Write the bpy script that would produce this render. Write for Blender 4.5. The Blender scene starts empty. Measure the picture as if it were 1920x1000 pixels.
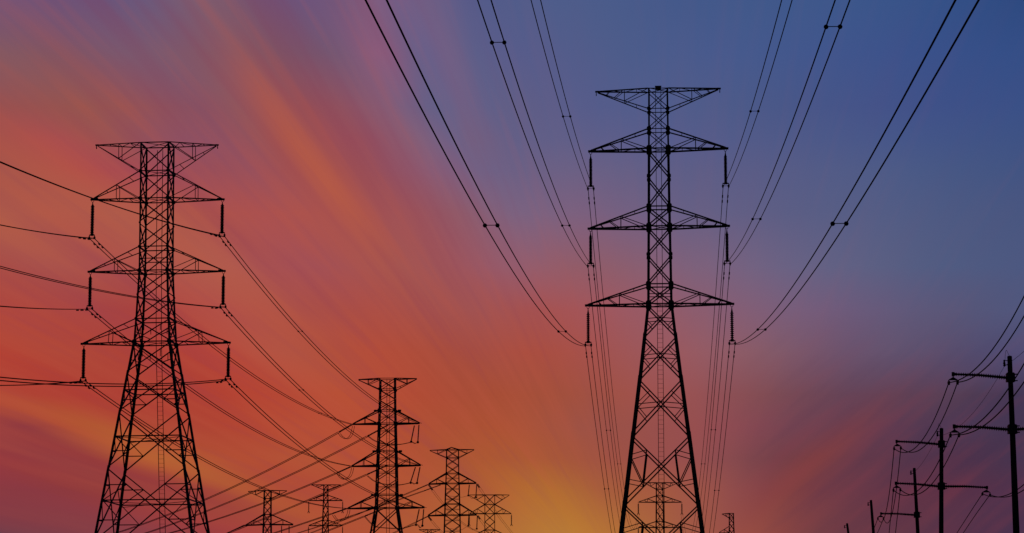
import bpy, math, random
import numpy as np
from mathutils import Vector, Matrix

random.seed(7)
S = bpy.context.scene
COL = S.collection

# ------------------------------------------------------------------ camera
F = 5000.0                      # focal length in pixels of a 1920 wide picture
PITCH = math.atan2(750.0, F)    # the horizon lies below the frame
EYE = Vector((0, 0, 1.7))
cp, sp = math.cos(PITCH), math.sin(PITCH)
cam_d = bpy.data.cameras.new('camera')
cam_d.sensor_width = 36
cam_d.lens = 36 * F / 1920
cam_d.clip_start = 0.5
cam_d.clip_end = 20000
cam = bpy.data.objects.new('camera', cam_d)
COL.objects.link(cam)
cam.location = EYE
cam.rotation_euler = (math.pi / 2 + PITCH, 0, 0)
S.camera = cam

S.view_settings.view_transform = 'Standard'
S.view_settings.look = 'None'
S.view_settings.exposure = 0.0
S.view_settings.gamma = 1.0


def raydir(px, py):
    u = (px - 960) / F
    v = (500 - py) / F
    return Vector((u, cp - v * sp, sp + v * cp))


def at(px, py, Y):
    """the point of the place seen at a photo position, at Y metres ahead"""
    d = raydir(px, py)
    return EYE + d * (Y / d.y)


def proj(P):
    """photo position of a point"""
    d = P - EYE
    k = d.y * cp + d.z * sp
    return 960 + F * d.x / k, 500 - F * (d.z * cp - d.y * sp) / k


def depth(P):
    return P.y * cp + (P.z - EYE.z) * sp


# ------------------------------------------------------------------ dusk sky (world), by direction only
def lin(c):
    out = []
    for v in c:
        v /= 255.0
        out.append(v / 12.92 if v <= 0.04045 else ((v + 0.055) / 1.055) ** 2.4)
    return out


VPX, VPY = 1270, 1240           # cloud streaks run to this point of the horizon
SKY = {
    0: [(0, 116, 84, 116), (120, 110, 82, 118), (270, 107, 88, 122), (400, 122, 90, 110), (480, 116, 82, 112), (560, 109, 84, 122),
        (640, 117, 87, 121), (690, 128, 93, 126), (740, 115, 93, 132), (805, 110, 94, 132), (860, 92, 92, 136), (900, 84, 91, 137), (960, 80, 92, 138), (1100, 76, 92, 138), (1250, 69, 89, 138),
        (1440, 64, 88, 138), (1600, 60, 86, 138), (1780, 52, 80, 134), (1920, 46, 74, 128)],
    100: [(0, 128, 88, 98), (120, 130, 84, 98), (240, 122, 88, 110), (380, 128, 88, 104), (430, 128, 86, 102), (478, 131, 84, 98), (540, 124, 82, 102),
          (640, 118, 88, 116), (712, 139, 91, 122), (765, 113, 94, 131), (800, 105, 95, 136), (842, 112, 95, 132), (885, 94, 94, 136), (960, 88, 92, 138), (1150, 78, 92, 138),
          (1300, 72, 90, 140), (1440, 68, 88, 140), (1680, 60, 82, 138), (1920, 52, 78, 134)],
    200: [(0, 150, 80, 80), (80, 150, 82, 80), (160, 150, 84, 80), (250, 148, 82, 86), (380, 134, 80, 98), (440, 140, 84, 94),
          (500, 150, 84, 90), (537, 148, 80, 88), (585, 145, 77, 88), (660, 140, 83, 100), (735, 130, 92, 119), (790, 108, 95, 131), (825, 100, 97, 136), (870, 111, 95, 131), (915, 98, 95, 135),
          (960, 96, 94, 134), (1100, 86, 92, 138), (1250, 80, 92, 138), (1440, 74, 88, 136), (1680, 66, 82, 136), (1920, 58, 80, 134)],
    260: [(0, 166, 82, 74), (100, 168, 78, 78), (190, 156, 82, 80), (300, 144, 80, 94), (400, 142, 80, 97), (480, 148, 82, 90),
          (520, 158, 82, 82), (566, 154, 80, 84), (620, 152, 77, 86), (700, 145, 80, 97), (780, 132, 94, 119), (845, 109, 97, 133), (885, 114, 95, 128), (960, 100, 95, 134),
          (1100, 94, 94, 136), (1250, 86, 92, 138), (1440, 80, 90, 136), (1680, 70, 86, 136), (1920, 62, 82, 132)],
    320: [(0, 168, 86, 74), (100, 174, 84, 72), (180, 172, 77, 76), (300, 160, 78, 86), (420, 150, 78, 90), (480, 152, 80, 91),
          (540, 160, 80, 82), (600, 162, 80, 80), (648, 158, 79, 82), (720, 148, 80, 94), (800, 138, 90, 114), (880, 118, 96, 129),
          (960, 108, 96, 132), (1100, 106, 96, 132), (1250, 95, 94, 134), (1440, 88, 92, 134), (1680, 76, 90, 134), (1920, 66, 84, 130)],
    400: [(0, 176, 92, 72), (100, 176, 88, 72), (240, 174, 90, 74), (400, 174, 84, 74), (480, 168, 80, 80), (560, 170, 82, 78),
          (655, 168, 82, 78), (700, 163, 82, 82), (800, 152, 84, 94), (880, 140, 92, 110), (960, 124, 98, 127), (1100, 122, 96, 126),
          (1250, 106, 96, 131), (1440, 94, 94, 132), (1680, 82, 92, 132), (1920, 72, 86, 128)],
    500: [(0, 168, 76, 70), (100, 172, 84, 74), (220, 170, 80, 74), (400, 176, 90, 76), (500, 172, 84, 80), (600, 163, 80, 84),
          (705, 168, 84, 78), (770, 160, 84, 84), (860, 156, 84, 92), (960, 148, 92, 108), (1100, 144, 92, 105), (1250, 130, 96, 119),
          (1440, 110, 98, 130), (1680, 88, 94, 130), (1920, 76, 88, 128)],
    580: [(0, 178, 73, 59), (150, 168, 70, 66), (280, 169, 68, 63), (400, 176, 78, 70), (480, 178, 84, 70), (600, 172, 80, 70),
          (700, 170, 78, 70), (780, 166, 80, 74), (900, 160, 82, 82), (1020, 164, 82, 82), (1150, 157, 88, 96), (1280, 142, 92, 108),
          (1440, 125, 94, 120), (1560, 112, 91, 122), (1680, 98, 89, 122), (1800, 88, 86, 120), (1920, 80, 86, 124)],
    660: [(0, 178, 66, 52), (100, 176, 72, 57), (250, 172, 66, 56), (400, 179, 69, 57), (500, 178, 82, 66), (600, 176, 80, 62),
          (700, 178, 77, 58), (800, 170, 76, 59), (900, 165, 77, 66), (1020, 168, 78, 66), (1150, 160, 84, 83), (1300, 150, 90, 98),
          (1440, 132, 90, 104), (1560, 112, 83, 107), (1680, 98, 82, 110), (1800, 86, 76, 108), (1920, 78, 76, 114)],
    740: [(0, 178, 76, 55), (60, 174, 66, 52), (150, 172, 62, 52), (300, 172, 64, 52), (450, 179, 67, 51), (550, 180, 74, 54), (650, 183, 80, 54),
          (760, 178, 76, 53), (860, 168, 76, 54), (960, 165, 78, 55), (1080, 160, 80, 64), (1200, 158, 82, 76), (1320, 147, 81, 84),
          (1440, 127, 76, 84), (1560, 106, 69, 86), (1660, 95, 65, 86), (1800, 84, 62, 84), (1920, 66, 54, 82)],
    800: [(0, 148, 60, 62), (60, 146, 60, 62), (120, 174, 78, 53), (190, 177, 87, 50), (260, 173, 74, 51), (320, 172, 70, 52), (450, 178, 70, 51), (560, 181, 78, 54),
          (700, 181, 78, 52), (820, 172, 79, 52), (960, 170, 82, 54), (1080, 159, 82, 67), (1200, 152, 80, 74), (1320, 148, 78, 80),
          (1400, 134, 73, 82), (1470, 118, 68, 81), (1540, 108, 64, 80), (1600, 100, 61, 80), (1680, 90, 58, 80), (1800, 76, 56, 82), (1920, 68, 54, 80)],
    860: [(0, 148, 58, 62), (100, 142, 58, 62), (180, 152, 62, 58), (260, 178, 90, 51), (320, 180, 96, 52), (380, 178, 86, 52), (450, 178, 78, 52), (560, 178, 82, 54),
          (700, 180, 80, 52), (820, 172, 83, 52), (960, 172, 89, 52), (1080, 164, 85, 61), (1200, 154, 80, 72), (1320, 146, 78, 78),
          (1390, 130, 72, 77), (1440, 119, 66, 74), (1500, 111, 61, 71), (1550, 105, 59, 72), (1610, 99, 57, 73), (1680, 86, 54, 74), (1800, 78, 50, 74), (1920, 70, 52, 78)],
    920: [(0, 136, 58, 66), (150, 142, 58, 60), (270, 148, 62, 59), (350, 152, 62, 58), (410, 166, 74, 55), (460, 176, 86, 53), (520, 174, 78, 54), (600, 175, 76, 55), (700, 176, 80, 52),
          (820, 174, 88, 53), (900, 176, 92, 52), (960, 178, 102, 51), (1040, 178, 108, 50), (1120, 167, 94, 59), (1250, 162, 88, 66), (1350, 150, 80, 74),
          (1420, 134, 69, 72), (1480, 124, 64, 68), (1530, 116, 60, 69), (1600, 106, 57, 71), (1700, 96, 52, 70), (1800, 89, 49, 70), (1920, 78, 50, 76)],
    1000: [(0, 110, 60, 74), (150, 126, 60, 70), (270, 134, 62, 69), (380, 150, 62, 64), (480, 164, 66, 60), (600, 172, 80, 56),
           (700, 176, 82, 53), (820, 175, 94, 54), (890, 177, 99, 54), (960, 180, 112, 55), (1050, 184, 122, 54), (1120, 182, 116, 54), (1250, 166, 96, 64),
           (1350, 154, 82, 70), (1440, 144, 73, 66), (1540, 114, 61, 68), (1700, 96, 54, 70), (1800, 83, 50, 72), (1920, 74, 50, 76)],
}


def se(px, py):
    d = raydir(px, py)
    return d.x / d.y, d.z / d.y


S_VP, E_VP = se(VPX, VPY)
TH0, TH1 = math.radians(-82), math.radians(74)

w = bpy.data.worlds.new('World')
S.world = w
w.use_nodes = True
nt = w.node_tree
nt.nodes.clear()
N, LK = nt.nodes, nt.links


def val(sock, v):
    if isinstance(v, (int, float)):
        sock.default_value = v
    else:
        LK.new(v, sock)


def M(op, a, b=0.0, c=None):
    n = N.new('ShaderNodeMath')
    n.operation = op
    val(n.inputs[0], a)
    val(n.inputs[1], b)
    if c is not None:
        val(n.inputs[2], c)
    return n.outputs[0]


def mrange(v, a, b, c=0.0, d=1.0, mode='LINEAR'):
    n = N.new('ShaderNodeMapRange')
    n.interpolation_type = mode
    n.clamp = True
    val(n.inputs['Value'], v)
    n.inputs['From Min'].default_value = a
    n.inputs['From Max'].default_value = b
    n.inputs['To Min'].default_value = c
    n.inputs['To Max'].default_value = d
    return n.outputs['Result']


def mixc(f, a, b, mode='MIX'):
    n = N.new('ShaderNodeMixRGB')
    n.blend_type = mode
    val(n.inputs[0], f)
    for i, v in ((1, a), (2, b)):
        if isinstance(v, (tuple, list)):
            n.inputs[i].default_value = (*v[:3], 1)
        else:
            LK.new(v, n.inputs[i])
    return n.outputs[0]


tc = N.new('ShaderNodeTexCoord')
sx = N.new('ShaderNodeSeparateXYZ')
LK.new(tc.outputs['Generated'], sx.inputs[0])
X, Yd, Z = sx.outputs
yc = M('MAXIMUM', Yd, 0.03)
s_ = M('DIVIDE', X, yc)
e_ = M('DIVIDE', Z, yc)
ec = M('MAXIMUM', M('SUBTRACT', e_, E_VP), 0.004)
ds = M('SUBTRACT', s_, S_VP)
# a gentle wobble so that the streaks are not ruled lines
cu = M('DIVIDE', ds, ec)
cv = M('DIVIDE', 1.0, ec)
cx_ = N.new('ShaderNodeCombineXYZ')
LK.new(M('MULTIPLY', cu, 3.2), cx_.inputs[0])
LK.new(M('MULTIPLY', cv, 0.10), cx_.inputs[1])
nz = N.new('ShaderNodeTexNoise')
nz.inputs['Scale'].default_value = 2.0
nz.inputs['Detail'].default_value = 4.0
nz.inputs['Roughness'].default_value = 0.55
LK.new(cx_.outputs[0], nz.inputs['Vector'])
fine = M('SUBTRACT', nz.outputs['Fac'], 0.5)
cx2 = N.new('ShaderNodeCombineXYZ')
LK.new(M('MULTIPLY', s_, 9.0), cx2.inputs[0])
LK.new(M('MULTIPLY', e_, 9.0), cx2.inputs[1])
nz2 = N.new('ShaderNodeTexNoise')
nz2.inputs['Scale'].default_value = 1.4
nz2.inputs['Detail'].default_value = 1.0
LK.new(cx2.outputs[0], nz2.inputs['Vector'])
wob = M('MULTIPLY', M('SUBTRACT', nz2.outputs['Fac'], 0.5), 0.012)
th = M('ADD', M('ARCTAN2', ds, ec), wob)
tn = mrange(th, TH0, TH1)

rows = sorted(SKY.items(), key=lambda kv: -kv[0])          # from the horizon up
cur = None
prev_e = None
for py, stops in rows:
    cr = N.new('ShaderNodeValToRGB')
    ramp = cr.color_ramp
    ramp.interpolation = 'CARDINAL'
    els = ramp.elements
    pos = []
    for (px, r, g, b) in stops:
        s0, e0 = se(px, py)
        t = math.atan2(s0 - S_VP, e0 - E_VP)
        pos.append(((t - TH0) / (TH1 - TH0), lin((r, g, b))))
    while len(els) > 1:
        els.remove(els[-1])
    els[0].position = pos[0][0]
    els[0].color = (*pos[0][1], 1)
    for p_, c_ in pos[1:]:
        el = els.new(p_)
        el.color = (*c_, 1)
    LK.new(tn, cr.inputs[0])
    e_row = se(960, py)[1]
    if cur is None:
        cur = cr.outputs[0]
    else:
        cur = mixc(mrange(e_, prev_e, e_row), cur, cr.outputs[0])
    prev_e = e_row
# thin streaks, fanning out from the same point of the horizon
lg = M('LOGARITHM', ec, 2.718)


def streaks(kx, ky, scale, detail, seed):
    v = N.new('ShaderNodeCombineXYZ')
    LK.new(M('MULTIPLY', th, kx), v.inputs[0])
    LK.new(M('MULTIPLY', lg, ky), v.inputs[1])
    v.inputs[2].default_value = seed
    n = N.new('ShaderNodeTexNoise')
    n.inputs['Scale'].default_value = scale
    n.inputs['Detail'].default_value = detail
    n.inputs['Roughness'].default_value = 0.6
    LK.new(v.outputs[0], n.inputs['Vector'])
    return M('SUBTRACT', n.outputs['Fac'], 0.5)


amount = M('MULTIPLY', mrange(th, -0.22, -0.60, 0.08, 1.0), mrange(e_, se(0, 960)[1], se(0, 800)[1], 0.3, 1.0))
f1 = M('MULTIPLY', M('ADD', M('MULTIPLY', streaks(17.0, 1.5, 1.0, 3.0, 11.3), 1.0), M('MULTIPLY', streaks(48.0, 2.4, 1.0, 2.5, 5.0), 0.66)), amount)
warm = mixc(M('MINIMUM', M('MAXIMUM', f1, 0.0), 0.6), cur, lin((190, 88, 66)))
cool = mixc(M('MINIMUM', M('MAXIMUM', M('MULTIPLY', f1, -0.9), 0.0), 0.55), warm, lin((130, 52, 84)))

# the brightest streak on the left, narrow and broken
thc = math.atan2(se(600, 320)[0] - S_VP, se(600, 320)[1] - E_VP)
dth = M('SUBTRACT', M('ADD', th, M('MULTIPLY', streaks(1.5, 3.0, 1.0, 1.0, 2.0), 0.02)), thc)
g1 = M('POWER', 2.718, M('MULTIPLY', M('MULTIPLY', dth, dth), -1.0 / (2 * 0.0175 ** 2)))
along = M('MULTIPLY', mrange(e_, se(0, 10)[1], se(0, 330)[1], 0.10, 1.0, 'SMOOTHSTEP'), mrange(e_, se(0, 560)[1], se(0, 330)[1], 0.0, 1.0, 'SMOOTHSTEP'))
brk = M('MULTIPLY_ADD', streaks(60.0, 3.0, 1.0, 3.0, 9.0), 1.1, 0.85)
cool = mixc(M('MINIMUM', M('MAXIMUM', M('MULTIPLY', M('MULTIPLY', g1, along), M('MULTIPLY', brk, 0.85)), 0.0), 0.9), cool, lin((184, 92, 68)))
# on the right the streaks lie flatter: one reddish band and faint ones beside it
s0, e0 = se(1545, 852)
ca, sa = math.cos(math.radians(39)), math.sin(math.radians(39))
dsr, der = M('SUBTRACT', s_, s0), M('SUBTRACT', e_, e0)
per = M('MULTIPLY', M('ADD', M('MULTIPLY', dsr, -sa), M('MULTIPLY', der, ca)), 5000.0)      # in photo pixels, as angles
alo = M('MULTIPLY', M('ADD', M('MULTIPLY', dsr, ca), M('MULTIPLY', der, sa)), 5000.0)
vr = N.new('ShaderNodeCombineXYZ')
LK.new(M('MULTIPLY', per, 0.030), vr.inputs[0])
LK.new(M('MULTIPLY', alo, 0.0036), vr.inputs[1])
nr = N.new('ShaderNodeTexNoise')
nr.inputs['Scale'].default_value = 1.0
nr.inputs['Detail'].default_value = 4.0
LK.new(vr.outputs[0], nr.inputs['Vector'])
band = M('POWER', 2.718, M('MULTIPLY', M('MULTIPLY', per, per), -1.0 / (2 * 21.0 ** 2)))
ext = M('POWER', 2.718, M('MULTIPLY', M('MULTIPLY', alo, alo), -1.0 / (2 * 105.0 ** 2)))
red = M('MULTIPLY', M('MULTIPLY', band, ext), 0.36)
r1 = mixc(red, cool, lin((152, 66, 54)))
right = M('MULTIPLY', mrange(s_, s0 - 0.035, s0 - 0.005), mrange(e_, e0 + 0.055, e0 + 0.015))
fr_ = M('MULTIPLY', M('SUBTRACT', nr.outputs['Fac'], 0.5), right)
r2 = mixc(M('MAXIMUM', M('MULTIPLY', fr_, 0.9), 0.0), r1, lin((140, 62, 74)))
cool = mixc(M('MAXIMUM', M('MULTIPLY', fr_, -0.9), 0.0), r2, lin((58, 44, 74)))
# higher up and behind the viewer the dusk sky goes to dull night blue
up = mixc(mrange(e_, 0.26, 1.0, mode='SMOOTHSTEP'), cool, lin((44, 62, 104)))
allsky = mixc(mrange(Yd, 0.70, -0.10, mode='SMOOTHSTEP'), up, lin((34, 40, 62)))
bg = N.new('ShaderNodeBackground')
bg.inputs['Strength'].default_value = 1.0
LK.new(allsky, bg.inputs['Color'])
wo = N.new('ShaderNodeOutputWorld')
LK.new(bg.outputs[0], wo.inputs[0])

# low sun behind the towers, almost set
sun_d = bpy.data.lights.new('sun', 'SUN')
sun_d.energy = 0.06
sun_d.angle = math.radians(0.5)
sun_d.color = (1.0, 0.62, 0.34)
sun = bpy.data.objects.new('sun', sun_d)
COL.objects.link(sun)
sd = Vector((0.018, 1.0, 0.035)).normalized()
sun.rotation_euler = sd.to_track_quat('Z', 'Y').to_euler()


# ------------------------------------------------------------------ materials
def mat(name, c, rough, metal=0.0, spec=0.3, noise=0.35, scale=3.0):
    m = bpy.data.materials.new(name)
    m.use_nodes = True
    t = m.node_tree
    b = t.nodes['Principled BSDF']
    b.inputs['Roughness'].default_value = rough
    b.inputs['Metallic'].default_value = metal
    b.inputs['Specular IOR Level'].default_value = spec
    tcn = t.nodes.new('ShaderNodeTexCoord')
    nn = t.nodes.new('ShaderNodeTexNoise')
    nn.inputs['Scale'].default_value = scale
    nn.inputs['Detail'].default_value = 5
    t.links.new(tcn.outputs['Object'], nn.inputs['Vector'])
    r = t.nodes.new('ShaderNodeValToRGB')
    r.color_ramp.elements[0].position = 0.3
    r.color_ramp.elements[1].position = 0.7
    r.color_ramp.elements[0].color = (*[v * (1 - noise) for v in c], 1)
    r.color_ramp.elements[1].color = (*[v * (1 + noise) for v in c], 1)
    t.links.new(nn.outputs['Fac'], r.inputs[0])
    t.links.new(r.outputs[0], b.inputs['Base Color'])
    return m


STEEL = mat('weathered_steel', (0.030, 0.029, 0.028), 0.7, 0.0, 0.15)
WIRE = mat('aged_conductor', (0.018, 0.017, 0.016), 0.9, 0.0, 0.02)
CERAMIC = mat('brown_glazed_porcelain', (0.022, 0.016, 0.013), 0.5, 0.0, 0.2, 0.2)
WOODP = mat('dark_pole', (0.020, 0.018, 0.017), 0.9, 0.0, 0.1, 0.4, 6.0)
FIT = mat('forged_fitting', (0.024, 0.023, 0.022), 0.7, 0.0, 0.15)


# ------------------------------------------------------------------ mesh helpers
class MB:
    def __init__(self):
        self.v = []
        self.f = []

    def bar(self, a, b, w, h=None, up=None):
        """square section bar from a to b"""
        a, b = Vector(a), Vector(b)
        d = b - a
        if d.length < 1e-6:
            return
        h = w if h is None else h
        d.normalize()
        u = Vector(up) if up is not None else Vector((0, 0, 1))
        if abs(d.dot(u)) > 0.95:
            u = Vector((0, 1, 0)) if up is None else Vector((1, 0, 0))
        x = d.cross(u).normalized()
        y = x.cross(d).normalized()
        i = len(self.v)
        for p in (a, b):
            for sx_, sy_ in ((-1, -1), (1, -1), (1, 1), (-1, 1)):
                self.v.append(p + x * (sx_ * w / 2) + y * (sy_ * h / 2))
        self.f += [(i, i + 1, i + 2, i + 3), (i + 7, i + 6, i + 5, i + 4)]
        for k in range(4):
            n = (k + 1) % 4
            self.f.append((i + k, i + k + 4, i + n + 4, i + n))

    def box(self, c, sx_, sy_, sz_):
        c = Vector(c)
        self.bar(c - Vector((0, 0, sz_ / 2)), c + Vector((0, 0, sz_ / 2)), sx_, sy_, up=(0, 1, 0))

    def ell(self, a, b, s, ox, oy, t):
        """L section: two thin plates that meet on the corner line a-b; ox, oy point inwards"""
        a, b = Vector(a), Vector(b)
        ex, ey = Vector((ox, 0, 0)), Vector((0, oy, 0))
        for e1, e2 in ((ex, ey), (ey, ex)):
            i = len(self.v)
            for p in (a, b):
                self.v += [p + e2 * (0 if e1 is ex else 0), p + e1 * s, p + e1 * s + e2 * t, p + e2 * t]
            self.f += [(i, i + 1, i + 2, i + 3), (i + 7, i + 6, i + 5, i + 4)]
            for k in range(4):
                n = (k + 1) % 4
                self.f.append((i + k, i + k + 4, i + n + 4, i + n))

    def tube(self, pts, r, n=6, caps=True):
        pts = [Vector(p) for p in pts]
        rad = r if isinstance(r, (list, tuple)) else [r] * len(pts)
        base = len(self.v)
        for k, p in enumerate(pts):
            d = (pts[min(k + 1, len(pts) - 1)] - pts[max(k - 1, 0)]).normalized()
            u = Vector((0, 0, 1))
            if abs(d.z) > 0.95:
                u = Vector((0, 1, 0))
            x = d.cross(u).normalized()
            y = x.cross(d).normalized()
            for j in range(n):
                a = 2 * math.pi * j / n
                self.v.append(p + x * (math.cos(a) * rad[k]) + y * (math.sin(a) * rad[k]))
        for k in range(len(pts) - 1):
            for j in range(n):
                m = (j + 1) % n
                self.f.append((base + k * n + j, base + k * n + m, base + (k + 1) * n + m, base + (k + 1) * n + j))
        if caps:
            self.f.append(tuple(base + j for j in reversed(range(n))))
            e = base + (len(pts) - 1) * n
            self.f.append(tuple(e + j for j in range(n)))

    def lathe(self, a, b, prof, n=12):
        """profile of (fraction along a-b, radius)"""
        a, b = Vector(a), Vector(b)
        d = (b - a).normalized()
        u = Vector((0, 0, 1)) if abs(d.z) < 0.9 else Vector((0, 1, 0))
        x = d.cross(u).normalized()
        y = x.cross(d).normalized()
        base = len(self.v)
        for t, r in prof:
            p = a.lerp(b, t)
            for j in range(n):
                q = 2 * math.pi * j / n
                self.v.append(p + x * (math.cos(q) * r) + y * (math.sin(q) * r))
        for k in range(len(prof) - 1):
            for j in range(n):
                m = (j + 1) % n
                self.f.append((base + k * n + j, base + k * n + m, base + (k + 1) * n + m, base + (k + 1) * n + j))
        self.f.append(tuple(base + j for j in reversed(range(n))))
        e = base + (len(prof) - 1) * n
        self.f.append(tuple(e + j for j in range(n)))

    def ball(self, c, r, n=10, sq=(1, 1, 1)):
        c = Vector(c)
        base = len(self.v)
        m = 6
        for k in range(m + 1):
            a = math.pi * k / m
            rr = max(math.sin(a), 0.02)
            for j in range(n):
                q = 2 * math.pi * j / n
                self.v.append(c + Vector((math.cos(q) * rr * r * sq[0], math.sin(q) * rr * r * sq[1], math.cos(a) * r * sq[2])))
        for k in range(m):
            for j in range(n):
                t = (j + 1) % n
                self.f.append((base + k * n + j, base + (k + 1) * n + j, base + (k + 1) * n + t, base + k * n + t))

    def obj(self, name, material, parent=None, offset=None):
        me = bpy.data.meshes.new(name)
        off = Vector(offset) if offset is not None else Vector((0, 0, 0))
        me.from_pydata([tuple(p - off) for p in self.v], [], self.f)
        me.materials.append(material)
        me.update()
        o = bpy.data.objects.new(name, me)
        COL.objects.link(o)
        if parent is not None:
            o.parent = parent
        return o


def thing(name, label, cat, loc, rz=0.0, group=None):
    o = bpy.data.objects.new(name, None)
    o.empty_display_size = 0.5
    COL.objects.link(o)
    o.location = loc
    o.rotation_euler = (0, 0, rz)
    o['label'] = label
    o['category'] = cat
    if group:
        o['group'] = group
    return o


# ------------------------------------------------------------------ ground
def make_ground():
    me = bpy.data.meshes.new('ground')
    R = 9000
    n = 60
    vs, fs = [(0, 0, 0)], []
    rr = [60, 200, 600, 1500, 4000, R]
    for r in rr:
        for j in range(n):
            a = 2 * math.pi * j / n
            vs.append((r * math.cos(a), r * math.sin(a), 0))
    for j in range(n):
        fs.append((0, 1 + j, 1 + (j + 1) % n))
    for k in range(len(rr) - 1):
        for j in range(n):
            m = (j + 1) % n
            fs.append((1 + k * n + j, 1 + (k + 1) * n + j, 1 + (k + 1) * n + m, 1 + k * n + m))
    me.from_pydata(vs, [], fs)
    me.materials.append(mat('dry_grass_field', (0.05, 0.055, 0.025), 0.95, 0, 0.1, 0.5, 0.08))
    o = bpy.data.objects.new('ground', me)
    COL.objects.link(o)
    o['kind'] = 'structure'


make_ground()


# ------------------------------------------------------------------ lattice towers
class Tower:
    """levels: (photo y, face width in photo pixels) from the top down; the last one is the ground"""

    def __init__(self, label, cx, top, D, levels, base_w, rot=0.0, detail=2, leg=(0.17, 0.25, 0.3), brace=(0.06, 0.1, 0.09),
                 split=(4, 10), thin=0.055, name='lattice_pylon', group='lattice pylons', lean=0.0):
        self.cx, self.D, self.rot, self.detail = cx, D, rot, detail
        P = at(cx, top, D)
        self.x0 = P.x
        self.base = Vector((P.x + lean * P.z, D, 0))
        self.root = thing(name, label, 'pylon', self.base, rot, group)
        self.root.rotation_euler = (0, -lean, rot)
        self.lv = []
        for py, wp in levels:
            Q = at(cx, py, D)
            self.lv.append((Q.z, wp / F * depth(Q) / 2))
        self.lv.append((0.0, base_w / 2))
        self.leg_s, self.brace_s, self.split, self.thin = leg, brace, split, thin
        self.mw = Matrix.Translation(self.base) @ Matrix.Rotation(rot, 4, 'Z') @ Matrix.Rotation(-lean, 4, 'Y')

    def z(self, py):
        return at(self.cx, py, self.D).z

    def hw(self, z):
        lv = self.lv
        if z >= lv[0][0]:
            return lv[0][1]
        for (za, wa), (zb, wb) in zip(lv, lv[1:]):
            if za >= z >= zb:
                t = (za - z) / (za - zb)
                return wa + (wb - wa) * t
        return lv[-1][1]

    def pt(self, face, t, z, inset=0.0):
        w_ = self.hw(z)
        i = w_ - inset
        return {'f': Vector((t * w_, -i, z)), 'b': Vector((t * w_, i, z)),
                'l': Vector((-i, t * w_, z)), 'r': Vector((i, t * w_, z))}[face]

    def world(self, p):
        return self.mw @ Vector(p)

    def legs(self):
        for sx_ in (-1, 1):
            for sy_ in (-1, 1):
                m = MB()
                for k, ((za, wa), (zb, wb)) in enumerate(zip(self.lv, self.lv[1:])):
                    i = 0 if k < self.split[0] - 1 else (1 if k < self.split[1] - 1 else 2)
                    s = self.leg_s[i]
                    # heavier angles lie outside the lighter ones, as at a lap splice
                    g = (s - self.leg_s[0]) * 0.35
                    a = Vector((sx_ * (wa + g), sy_ * (wa + g), za + (0.25 if k else 0.05)))
                    b = Vector((sx_ * (wb + g), sy_ * (wb + g), zb))
                    if self.detail > 1:
                        m.ell(a, b, s, -sx_, -sy_, s * 0.16)
                    else:
                        m.bar(a, b, s * 0.8)
                m.obj('leg', STEEL, self.root)

    def panels(self, styles):
        """one bracing panel for each face of each storey"""
        for k, st in enumerate(styles):
            za, wa = self.lv[k]
            zb, wb = self.lv[k + 1]
            i = 0 if k < self.split[0] - 1 else (1 if k < self.split[1] - 1 else 2)
            bw = self.brace_s[i]
            faces = 'fblr' if self.detail > 0 else 'fb'
            for fc in faces:
                m = MB()
                self.panel(m, fc, za, zb, bw, st)
                m.obj('bracing_panel', STEEL, self.root)

    def panel(self, m, fc, za, zb, bw, st):
        th = self.thin
        gap = min(0.22, (za - zb) * 0.05) if self.detail > 1 else 0.0
        ins = 0.04
        T = {t: self.pt(fc, t * 0.97, za - gap, ins) for t in (-1, 1)}
        Bm = {t: self.pt(fc, t * 0.97, zb + gap, ins) for t in (-1, 1)}
        wa, wb = self.hw(za), self.hw(zb)
        if 'X' in st:
            m.bar(T[-1], Bm[1], bw)
            m.bar(T[1], Bm[-1], bw)
        if 'H' in st:                                   # horizontal along the top of the panel
            m.bar(self.pt(fc, -0.98, za, 0.02), self.pt(fc, 0.98, za, 0.02), bw)
        if 'G' in st:                                   # and along its foot
            m.bar(self.pt(fc, -0.98, zb, 0.02), self.pt(fc, 0.98, zb, 0.02), bw * 1.1)
        fr = wa / (wa + wb)
        c = T[-1].lerp(Bm[1], fr)
        zc = c.z
        if 'M' in st:                                   # horizontal through the crossing
            m.bar(self.pt(fc, -0.98, zc, ins + 0.05), self.pt(fc, 0.98, zc, ins + 0.05), th if 'C' not in st else bw)
        for t in (-1, 1):
            Mu, Ml = T[t].lerp(c, 0.5), Bm[t].lerp(c, 0.5)
            if 'A' in st:                               # sub-struts from one point of the leg
                P = self.pt(fc, t * 0.97, zc - 0.09 * self.hw(zc), ins)
                m.bar(c, P, th)
                m.bar(P, Ml, th)
                if 'a' in st:
                    m.bar(P, Mu, th)
            if 'B' in st:
                P1 = self.pt(fc, t * 0.97, Mu.z - 0.16 * self.hw(Mu.z), ins)
                P2 = self.pt(fc, t * 0.97, Ml.z + 0.09 * self.hw(Ml.z), ins)
                m.bar(Mu, Ml, th * 1.7)
                m.bar(P1, Mu, th)
                m.bar(P1, Ml, th * 1.1)
                m.bar(P2, Ml, th)
            if 'C' in st:
                m.bar(self.pt(fc, t * 0.97, zc, ins), Ml, th)
                if 'l' in st:
                    m.bar(self.pt(fc, t * 0.97, Ml.z, ins), Ml, th * 1.15)
                if 'u' in st:
                    m.bar(self.pt(fc, t * 0.97, Mu.z, ins), Mu, th * 1.15)
                    m.bar(self.pt(fc, t * 0.97, zc, ins), Mu, th)
            if 'V' in st:
                m.bar(self.pt(fc, t * 0.97, Ml.z + 0.4, ins), Ml, th)
                m.bar(Mu, Vector((Mu.x, Mu.y, Mu.z - (Mu.z - Ml.z) * 0.55)), th * 0.8)

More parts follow.
